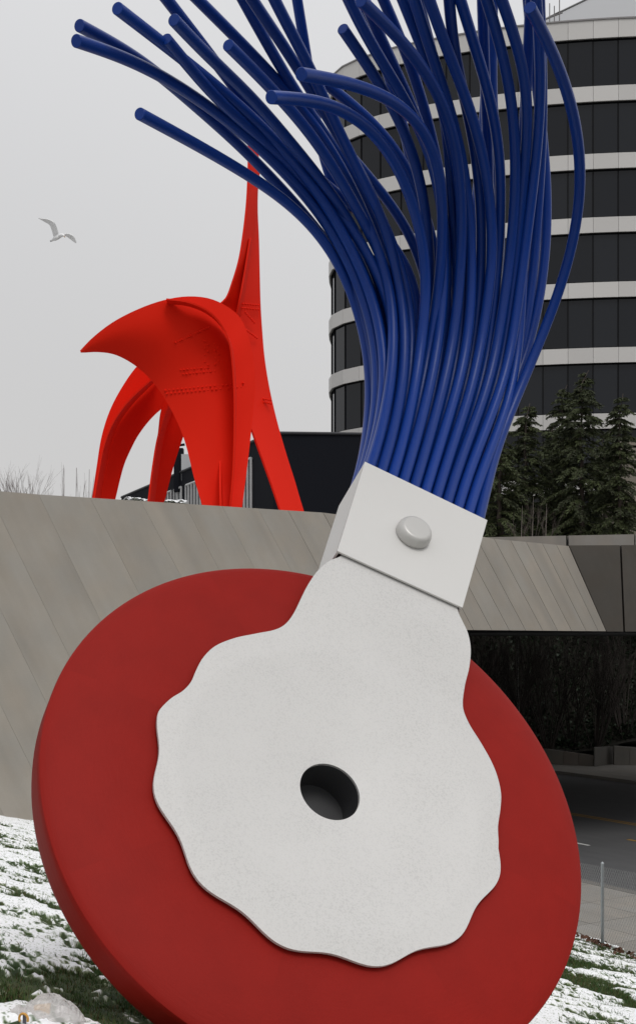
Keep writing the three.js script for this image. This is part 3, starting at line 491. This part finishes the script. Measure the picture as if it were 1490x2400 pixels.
// ---------- the giant eraser ----------
{
  const C = V(0.0695, -0.761, -6.298), n = V(0.3794, 0.5883, 0.7142).normalize(), v0 = V(0.2385, 0.6836, -0.6898), u = v0.clone().cross(n).normalize(), v = n.clone().cross(u);
  const frame = new THREE.Matrix4().makeBasis(u, v, n).setPosition(C);
  const o = thing('giant_eraser', 'giant leaning red wheel eraser with white shield and swept blue bristle brush', 'sculpture', V(0.47, -1.95, -5.6));
  const local = (g) => world(g.applyMatrix4(frame)), X = (a, b, w) => V(a, b, w).applyMatrix4(frame);
  const redMap = texture(512, 512, (x, y) => { const k = 0.95 + 0.03 * (fbm(x / 80, y / 80, 24, 4) - 0.5) * 2 + 0.05 * (hash(x, y, 4) - 0.5); return [k, k * 0.99, k * 0.98]; });
  const red = new THREE.MeshPhysicalMaterial({ color: lin(0.28, 0.0125, 0.0085), roughness: 0.55, specularIntensity: 0.2, side: THREE.DoubleSide, map: redMap, bumpMap: speckNoise, bumpScale: 0.0006 });
  red.map.repeat.set(8, 2);
  const prof = [[0.2, -0.09], [0.45, -0.055], [0.68, -0.016], [0.85, 0.004], [1.02, 0.015], [1.12, 0.014], [1.21, 0.009], [1.29, 0.001], [1.36, -0.011], [1.41, -0.023], [1.435, -0.031], [1.446, -0.038], [1.45, -0.047], [1.449, -0.09], [1.448, -0.20], [1.442, -0.235], [1.425, -0.257], [1.39, -0.27], [1.3, -0.285], [0.2, -0.28], [0.2, -0.09]].map(([r, w]) => new THREE.Vector2(r > 1 ? r * 1.02 : r, w));
  let wheel = new THREE.LatheGeometry(prof, 160); wheel.rotateX(Math.PI / 2); wheel = toCreasedNormals(wheel, 0.5);
  mesh('rubber_wheel', local(wheel), red, o);
  // shield: wavy round plate with a neck that runs up into the ferrule
  const rim = [], wave = (a) => 0.943 + 0.021 * Math.cos((a + 148.5) / 28.65 * 2 * Math.PI);
  const neck = parse('0.924/0.108 0.905/0.205 0.901/0.325 0.889/0.425 0.848/0.531 0.795/0.613 0.716/0.702 0.632/0.787 0.577/0.875 0.552/1.022 0.545/1.15 0.522/1.27 0.482/1.365 0.43/1.44 0.385/1.51 0.36/1.70 -0.36/1.70 -0.375/1.49 -0.43/1.40 -0.475/1.285 -0.495/1.17 -0.5/1.095 -0.508/0.96 -0.529/0.866 -0.565/0.801 -0.661/0.705 -0.76/0.605 -0.837/0.493 -0.869/0.385 -0.875/0.295 -0.875/0.211 -0.893/0.136 -0.935/0.052');
  // from the neck's left foot round the bottom to its right foot
  for (let a = 183; a < 366; a += 2) rim.push([wave(a > 180 ? a - 360 : a) * Math.cos(a * Math.PI / 180), wave(a > 180 ? a - 360 : a) * Math.sin(a * Math.PI / 180)]);
  const outline = new THREE.CatmullRomCurve3([...rim, ...neck].map(([a, b]) => V(a, b, 0)), true, 'centripetal').getSpacedPoints(700);
  const HOLE = 0.165;
  const dish = (a, b) => { const q = Math.hypot(a, b); return 0.052 - 0.075 * (1 - clamp((q - 0.14) / 0.68, 0, 1)) - 0.004 * smooth(0.3, 0.82, q) + 0.078 * smooth(0.85, 1.42, b); };
  // polar grid from the hole to the outline gives a smooth dished sheet
  function shieldGeo(flip) {
    const K = 360, R = 30, top = [], P = (i, j) => {
      const A = outline[Math.round(i / K * 700) % 700], ang = Math.atan2(A.y, A.x), s = Math.pow(j / R, 0.9), a = lerp(HOLE * Math.cos(ang), A.x, s), b = lerp(HOLE * Math.sin(ang), A.y, s); return [a, b];
    };
    const pos = [], uv = [], th = 0.017, Z = (a, b, lo) => flip ? -0.27 - dish(a, b) + (lo ? th : 0) : dish(a, b) - (lo ? th : 0);
    const q4 = (c) => { for (const k of [0, 1, 2, 0, 2, 3]) { pos.push(...c[k]); uv.push(c[k][0], c[k][1]); } };
    const v3 = ([a, b], lo) => [a, b, Z(a, b, lo)];
    for (let i = 0; i < K; i++) for (let j = 0; j < R; j++) { const c = [P(i, j), P(i, j + 1), P(i + 1, j + 1), P(i + 1, j)]; q4(c.map((p) => v3(p, 0))); q4([...c].reverse().map((p) => v3(p, 1))); }
    for (let i = 0; i < K; i++) q4([v3(P(i, R), 0), v3(P(i, R), 1), v3(P(i + 1, R), 1), v3(P(i + 1, R), 0)]);
    let g = new THREE.BufferGeometry(); g.setAttribute('position', new THREE.Float32BufferAttribute(pos, 3)); g.setAttribute('uv', new THREE.Float32BufferAttribute(uv, 2));
    return toCreasedNormals(g, 0.7);
  }
  // fine pale and grey droplets on the paint
  const speck = texture(1024, 1536, (x, y) => {
    const a = (x / 1024 - 0.5) * 2.2, b = (y / 1536) * 3.3 - 1.2, m = 0.5 + 0.7 * (fbm(a * 4, b * 4, 9, 3) - 0.5);
    const e = (noise(x / 2.0, y / 2.0, 15) - 0.5) + 0.7 * (noise(x / 3.6, y / 3.6, 16) - 0.5), k = 0.81 - m * 0.07 * smooth(-0.1, 0.5, e) - m * 0.02 - 0.012 * (hash(x, y, 1) - 0.5); return [k, k * 0.992, k * 0.98];
  }); speck.wrapS = speck.wrapT = THREE.ClampToEdgeWrapping; speck.repeat.set(1 / 2.2, 1 / 3.3); speck.offset.set(0.5, 1.2 / 3.3);
  const white = std(lin(0.98, 0.98, 0.98), 0.42, { map: speck }), plain = std(lin(0.61, 0.60, 0.58), 0.5, { bumpMap: speckNoise, bumpScale: 0.0004 });
  const front = mesh('front_shield', local(shieldGeo(false)), white, o); front.userData.label = 'white wavy edged shield plate with a round hole';
  mesh('rear_shield', local(shieldGeo(true)), plain, o);
  const tube = new THREE.CylinderGeometry(HOLE - 0.003, HOLE - 0.003, 0.23, 64, 1, true); tube.rotateX(Math.PI / 2); tube.translate(0, 0, -0.146);
  mesh('axle_sleeve', local(tube), std(lin(0.035, 0.035, 0.037), 0.28), o);
  const disc = new THREE.CylinderGeometry(HOLE + 0.03, HOLE + 0.03, 0.01, 48); disc.rotateX(Math.PI / 2); disc.translate(0, 0, -0.24); mesh('axle_plate', local(disc), std(lin(0.045, 0.045, 0.047), 0.35), o);
  // ferrule: a folded sheet box, open below
  const WF = 0.15, WB = -0.27, q = { bl: [-0.411, 1.479], tl: [-0.438, 2.343], tr: [0.43, 2.372], br: [0.404, 1.519] }, tk = 0.012;
  const pl = (a, b, c, d, off) => slab(a, b, c, d, off.clone().multiplyScalar(tk));
  const Q = (k, w) => X(q[k][0], q[k][1], w), neg = n.clone().negate();
  const fe = mesh('ferrule', merged([
    pl(Q('tl', WF), Q('bl', WF), Q('br', WF), Q('tr', WF), neg), pl(Q('tl', WB), Q('tr', WB), Q('br', WB), Q('bl', WB), n),
    pl(Q('tl', WF - 0.002), Q('tl', WB + 0.002), Q('bl', WB + 0.002), Q('bl', WF - 0.002), u), pl(Q('tr', WF - 0.002), Q('br', WF - 0.002), Q('br', WB + 0.002), Q('tr', WB + 0.002), u.clone().negate()),
  ]), plain, o);
  mesh('bristle_plate', slab(X(-0.40, 2.335, 0.12), X(-0.40, 2.335, -0.24), X(0.40, 2.355, -0.24), X(0.40, 2.355, 0.12), v.clone().multiplyScalar(-0.02)), std(lin(0.01, 0.015, 0.05), 0.6), o);
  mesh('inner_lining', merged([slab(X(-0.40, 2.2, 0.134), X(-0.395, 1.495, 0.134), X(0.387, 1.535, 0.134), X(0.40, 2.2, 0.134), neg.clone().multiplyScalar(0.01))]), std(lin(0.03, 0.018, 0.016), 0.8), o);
  const rv = new THREE.LatheGeometry([[0.001, 0.075], [0.078, 0.075], [0.092, 0.070], [0.103, 0.058], [0.110, 0.040], [0.112, 0.02], [0.110, 0.004], [0.104, 0.0]].map(([r, h]) => new THREE.Vector2(r, h)), 64); rv.rotateX(Math.PI / 2); rv.translate(-0.012, 1.905, WF + 0.001);
  mesh('rivet', local(rv), std(lin(0.50, 0.49, 0.47), 0.38, { metalness: 0.2 }), fe).position.set(0, 0, 0);
  // bristles: rows front (0) to back (3), columns left (0) to right (10)
  const blue = [1, 0.92, 1.08].map((k) => new THREE.MeshPhysicalMaterial({ color: lin(0.0045 * k, 0.034 * k, 0.215 * k), roughness: 0.33, specularIntensity: 0.45, side: THREE.DoubleSide, bumpMap: speckNoise, bumpScale: 0.0002 })), R = 0.0365;
  const list = `
0 0 7.4 : 921/860 924/770 919/674 899/600 874/550 850/493 808/399 751/305 690/230 620/155 535/70 465/0 420/-45
1 0 7.3 : 949/860 951/773 942/689 928/620 909/535 880/468 846/394 808/340 761/270 714/188 667/103 596/14 560/-50
2 0 6.7 : 983/847 992/749 1003/690 1006/645 998/571 977/492 950/424 925/365 890/315 845/277 801/250 742/234 683/229 636/228
3 0 7.2 : 1021/847 1034/749 1043/649 1044/575 1040/483 1030/409 1010/350 983/290 945/225 899/150 854/84 815/0 790/-60
4 0 7.0 : 1053/847 1069/749 1080/649 1082/586 1083/472 1073/348 1053/263 1018/194 973/129 914/65 846/2
5 0 7.3 : 1088/847 1103/749 1106/649 1104/557 1098/460 1085/369 1060/270 1030/180 998/90 970/0 950/-70
6 0 7.3 : 1122/847 1134/749 1147/680 1158/616 1158/527 1145/439 1136/369 1116/286 1086/213 1057/142 1027/68 1005/0 985/-60
7 0 7.4 : 1160/847 1173/749 1186/670 1196/601 1204/527 1208/439 1210/369 1207/281 1198/213 1184/148 1166/74 1141/0 1120/-60
8 0 7.5 : 1194/847 1208/749 1222/640 1232/571 1244/468 1256/369 1265/281 1268/177 1264/90 1257/0 1250/-70
9 1 8.2 : 1200/910 1228/850 1257/749 1276/624 1284/520 1283/450 1277/370 1266/270 1252/160 1241/74 1236/0 1230/-70
10 0 7.0 : 1167/1027 1212/927 1252/828 1286/749 1316/674 1338/600 1361/490 1366/400 1360/340 1338/230 1296/124 1261/50 1241/18
0 3 7.2 : 868/950 869/848 849/749 815/649 770/562 715/504 660/458 580/408 450/333 328/267
0 2 6.8 : 884/950 890/850 876/755 840/655 795/556 737/475 667/399 573/310 479/240 385/178 291/131 180/96
1 3 7.0 : 880/960 884/850 862/740 815/625 752/540 690/474 643/423 573/348 479/263 408/211 352/146 267/101 187/60
0 1 6.9 : 897/960 905/860 898/770 870/680 825/575 761/470 704/390 620/300 540/225 455/160 361/85 276/20
1 2 7.3 : 910/860 895/740 850/620 790/520 720/430 640/340 573/287 507/240 455/174 413/113 390/92
2 3 7.0 : 930/850 915/740 885/630 835/540 784/456 714/371 643/291 582/211 502/150 455/99 408/47
1 1 7.1 : 925/860 930/760 905/660 850/570 790/480 720/400 667/362 610/290 563/225 507/146 441/61 390/0 350/-55
2 2 7.3 : 950/850 945/740 915/640 870/550 820/460 770/370 714/291 643/216 596/164 535/106
3 3 7.5 : 960/850 955/740 935/640 900/550 850/450 800/370 740/280 690/220 662/174 620/89 568/0 540/-55
2 1 7.2 : 965/850 968/740 950/640 915/550 870/460 830/380 784/291 737/179 690/85 639/0 615/-60
3 1 6.7 : 1000/847 1020/740 1036/620 1040/500 1035/400 1018/320 990/279 949/247 904/221 845/200 771/184 706/174
3 2 7.6 : 990/850 1005/740 1010/640 1005/540 990/430 960/330 930/260 899/209 849/134 803/68
4 3 8.2 : 1015/850 1025/740 1020/640 1000/540 975/430 950/330 930/220 908/150 882/99 850/30 830/-40
4 1 7.5 : 1030/850 1045/740 1050/640 1045/540 1030/430 1010/350 983/298 964/238 919/149 879/65 850/0 830/-60
5 3 7.9 : 1050/850 1060/740 1062/640 1050/540 1035/430 1015/320 985/220 950/110 914/35 885/-30
5 1 7.4 : 1070/850 1085/740 1092/640 1088/540 1075/430 1058/330 1035/240 1010/160 974/74 942/0 920/-60
4 2 7.5 : 1062/850 1075/740 1070/640 1062/540 1058/430 1050/330 1040/240 1021/160 998/68 977/0 962/-60
6 1 7.5 : 1105/850 1120/740 1128/640 1130/540 1125/430 1112/330 1090/230 1065/150 1054/74 1050/0 1048/-60
7 1 7.5 : 1142/850 1155/740 1165/640 1172/540 1175/430 1172/330 1160/260 1142/205 1125/148 1101/74 1077/0 1060/-60
6 2 7.9 : 1115/850 1130/740 1140/640 1145/540 1145/430 1142/330 1138/230 1134/150 1131/74 1129/0 1128/-60
8 1 7.4 : 1178/850 1192/740 1205/640 1215/540 1224/430 1235/325 1243/240 1236/177 1219/118 1198/59 1175/0 1155/-55
9 0 7.8 : 1204/900 1216/800 1222/700 1226/600 1226/500 1224/400 1225/295 1231/222 1236/150 1240/74 1243/0 1245/-60
2 0.6 8.4 : 985/830 1030/745 1030/640 1010/540 975/430 940/357 890/300 830/243 762/196
3 2.6 8.8 : 1000/830 1015/740 1000/650 970/560 930/490 890/445 840/385 790/330
2 2.6 8.8 : 970/830 985/740 975/660 945/600 905/545 860/505 800/470 750/420
6 2.8 8.8 : 1085/850 1095/740 1102/640 1108/550 1114/470 1126/380 1135/280 1140/180 1140/80 1138/-30
7 2.8 8.7 : 1130/850 1150/740 1168/640 1178/570 1176/500 1165/400 1155/300 1150/200 1152/80 1155/-20
1 2.8 8.2 : 900/900 905/800 890/690 860/600 815/510 770/430 745/350 735/260 725/150 700/40 690/-40
10 1 7.9 : 1188/940 1215/850 1235/750 1248/650 1256/550 1262/450 1268/350 1272/250 1270/150 1264/50 1262/-40`;
  list.trim().split('\n').forEach((line, idx) => {
    const [head, tail] = line.split(':'), [k, row, tip] = head.trim().split(/\s+/).map(Number), px = parse(tail);
    const a = lerp(-0.385, 0.395, k / 10), w = 0.085 - 0.088 * row, b0 = X(a, 2.28, w), b1 = X(a, 2.50, w), b2 = X(a * 1.0, 2.68, w);
    const to = (p) => [p.x / -p.z * 2900 + 745, 1500 - p.y / -p.z * 2900], start = to(b2), path = [start, ...px.filter(([, y]) => y < start[1] - 60)];
    const len = [0]; for (let i = 1; i < path.length; i++) len.push(len[i - 1] + Math.hypot(path[i][0] - path[i - 1][0], path[i][1] - path[i - 1][1]));
    const db = -b2.z, tot = len[len.length - 1], pts = [b0, b1, b2];
    for (let i = 1; i < path.length; i++) { const t = len[i] / tot; pts.push(at(path[i][0], path[i][1], db + 0.95 * 4 * t * (1 - t) * (1 - 0.4 * t) + (tip - db) * t * t)); }
    const even = new THREE.CatmullRomCurve3(pts, false, 'centripetal').getSpacedPoints(60);
    for (let pass = 0; pass < 24; pass++) for (let i = 2; i < 60; i++) even[i].lerp(even[i - 1].clone().add(even[i + 1]).multiplyScalar(0.5), 0.5);   // rods bend evenly
    const cv = new THREE.CatmullRomCurve3(even.filter((_, i) => i % 2 === 0), false, 'centripetal');
    const g = new THREE.TubeGeometry(cv, 72, R, 16, false), end = cv.getPoint(1), dir = cv.getTangent(1);
    const lip = new THREE.CylinderGeometry(R - 0.003, R, 0.004, 16, 1, false); lip.rotateX(Math.PI / 2); lip.applyQuaternion(new THREE.Quaternion().setFromUnitVectors(V(0, 0, 1), dir)); lip.translate(end.x + dir.x * 0.002, end.y + dir.y * 0.002, end.z + dir.z * 0.002);
    mesh('bristle', merged([g, lip]), blue[idx % 3], o);
  });
  numberParts(o);
}
// ---------- gull ----------
{
  const D = 30, b = at(134, 556, D), o = thing('seagull', 'white gull gliding with raised bent wings in the pale sky', 'bird', b);
  const white = std(lin(0.88, 0.88, 0.88), 0.8), G = (x, y, e = 0) => at(x, y, D + e);
  const ring = (pts) => { const c = new THREE.CatmullRomCurve3(pts.map((p) => p[0])), t = new THREE.TubeGeometry(c, 24, 1, 12, false), pos = t.attributes.position, cs = c.getSpacedPoints(24); for (let i = 0; i <= 24; i++) { const f = i / 24 * (pts.length - 1), k = Math.min(pts.length - 2, f | 0), r = lerp(pts[k][1], pts[k + 1][1], f - k); for (let j = 0; j <= 12; j++) { const q = i * 13 + j, p = V(pos.getX(q), pos.getY(q), pos.getZ(q)), s = c.getPointAt(i / 24); p.sub(s).multiplyScalar(r).add(s); pos.setXYZ(q, p.x, p.y, p.z); } } t.computeVertexNormals(); return t; };
  const body = ring([[G(119, 565.5, 0.12), 0.012], [G(124, 562.5, 0.08), 0.03], [G(131, 558.5), 0.052], [G(139, 554), 0.056], [G(145, 551.5, -0.08), 0.044], [G(149, 551.5, -0.14), 0.036], [G(152, 554, -0.17), 0.006]]);
  const wing = (A, B) => plate(A, B, 26, 6, 0.016, (t, s) => 0.02 * Math.sin(Math.PI * s) * (1 - t));
  const left = wing([G(139, 551, 0), G(131, 522 + 6, -0.25), G(127, 521, -0.3), G(114, 514, -0.2), G(91, 511.5, 0.0)], [G(127, 556, 0.2), G(121, 535, 0.05), G(117, 527, 0), G(106, 520, 0), G(90.5, 511, 0.02)]);
  const right = wing([G(148, 550, -0.05), G(157, 547.5, -0.2), G(166, 549, -0.3), G(173, 554, -0.3), G(180, 568, -0.2)], [G(140, 555.5, 0.15), G(154, 553, 0.1), G(164, 559, 0), G(171, 564.5, -0.1), G(178.5, 570, -0.18)]);
  mesh('body', merged([body, left, right]), white, o);
  mesh('tail', plate([G(123, 561, 0.08), G(118, 564, 0.13)], [G(124.5, 565, 0.08), G(119, 567, 0.13)], 4, 4, 0.015), std(lin(0.03, 0.03, 0.03), 0.8), o);
  mesh('beak', bar(G(150.5, 553, -0.16), G(153.5, 557.5, -0.2), 0.012, 0.003, 6), std(lin(0.35, 0.2, 0.05), 0.6), o);
}
// ---------- crumpled plastic bag in the left corner ----------
{
  const b = at(116, 2432, 5.2), o = thing('plastic_bag', 'crumpled translucent plastic bag on the snowy grass in the lower left corner', 'bag', b);
  const r = rng(88), pos = [], n = 46, m = 26, P = [], creases = []; for (let k = 0; k < 26; k++) creases.push([V(r() - 0.5, r() * 0.8, r() - 0.5).normalize(), 0.90 + 0.09 * r()]);
  for (let j = 0; j <= m; j++) for (let i = 0; i <= n; i++) {
    const a = (i % n) / n * Math.PI * 2, e = j / m * 1.75, d = V(Math.sin(e) * Math.cos(a), Math.cos(e), Math.sin(e) * Math.sin(a)); let q = 1; for (const [c, h] of creases) { const k = d.dot(c); if (k > 0.05) q = Math.min(q, h / k); }
    const ridge = 0.03 * Math.pow(Math.abs(Math.sin(a * 4.5 + Math.sin(e * 3) * 0.7)), 0.6) * smooth(0.15, 0.9, e), left = 0.10 * smooth(0.2, 1, Math.cos(a - 2.9)) * smooth(0.9, 1.6, e);
    d.multiplyScalar(q - ridge + left); P.push(V(b.x + d.x * 0.165 * (1 + 0.12 * smooth(1.2, 1.75, e)), b.y + d.y * 0.175 - 0.0 + 0.012 * noise(i, j, 4), b.z + d.z * 0.14));
  }
  const id = (i, j) => j * (n + 1) + i; for (let j = 0; j < m; j++) for (let i = 0; i < n; i++) for (const k of [id(i, j), id(i, j + 1), id(i + 1, j + 1), id(i, j), id(i + 1, j + 1), id(i + 1, j)]) pos.push(P[k].x, P[k].y, P[k].z);
  const g = new THREE.BufferGeometry(); g.setAttribute('position', new THREE.Float32BufferAttribute(pos, 3)); 
  const film = new THREE.MeshPhysicalMaterial({ color: lin(0.80, 0.78, 0.77), roughness: 0.35, transmission: 0.62, thickness: 0, side: THREE.DoubleSide });
  mesh('film', world(toCreasedNormals(g, 0.35)), film, o);
  mesh('flap', plate([at(22, 2362, 5.1), at(36, 2384, 5.08), at(44, 2425, 5.06)], [at(64, 2356, 5.15), at(70, 2385, 5.05), at(80, 2425, 5.04)], 10, 8, 0.002, (t, s) => 0.012 * Math.sin(9 * s + 4 * t)), film, o);
  const tor = new THREE.TorusGeometry(0.021, 0.005, 8, 28, 4.2); tor.rotateZ(-0.4); tor.rotateY(-0.4); const tp = at(56, 2388, 4.99); tor.translate(tp.x, tp.y, tp.z); mesh('handle', world(tor), std(lin(0.60, 0.30, 0.06), 0.5), o);
  mesh('strap', slab(at(54, 2378, 5.0), at(53, 2425, 5.0), at(63, 2425, 5.0), at(61, 2374, 5.0), V(0, 0, -0.006)), std(lin(0.12, 0.12, 0.15), 0.7), o);
  mesh('inner_wrap', slab(at(80, 2358, 5.20), at(86, 2430, 5.16), at(112, 2430, 5.16), at(118, 2354, 5.20), V(0, 0, -0.02)), std(lin(0.70, 0.42, 0.12), 0.8), o);
}
renderer.render(scene, camera);
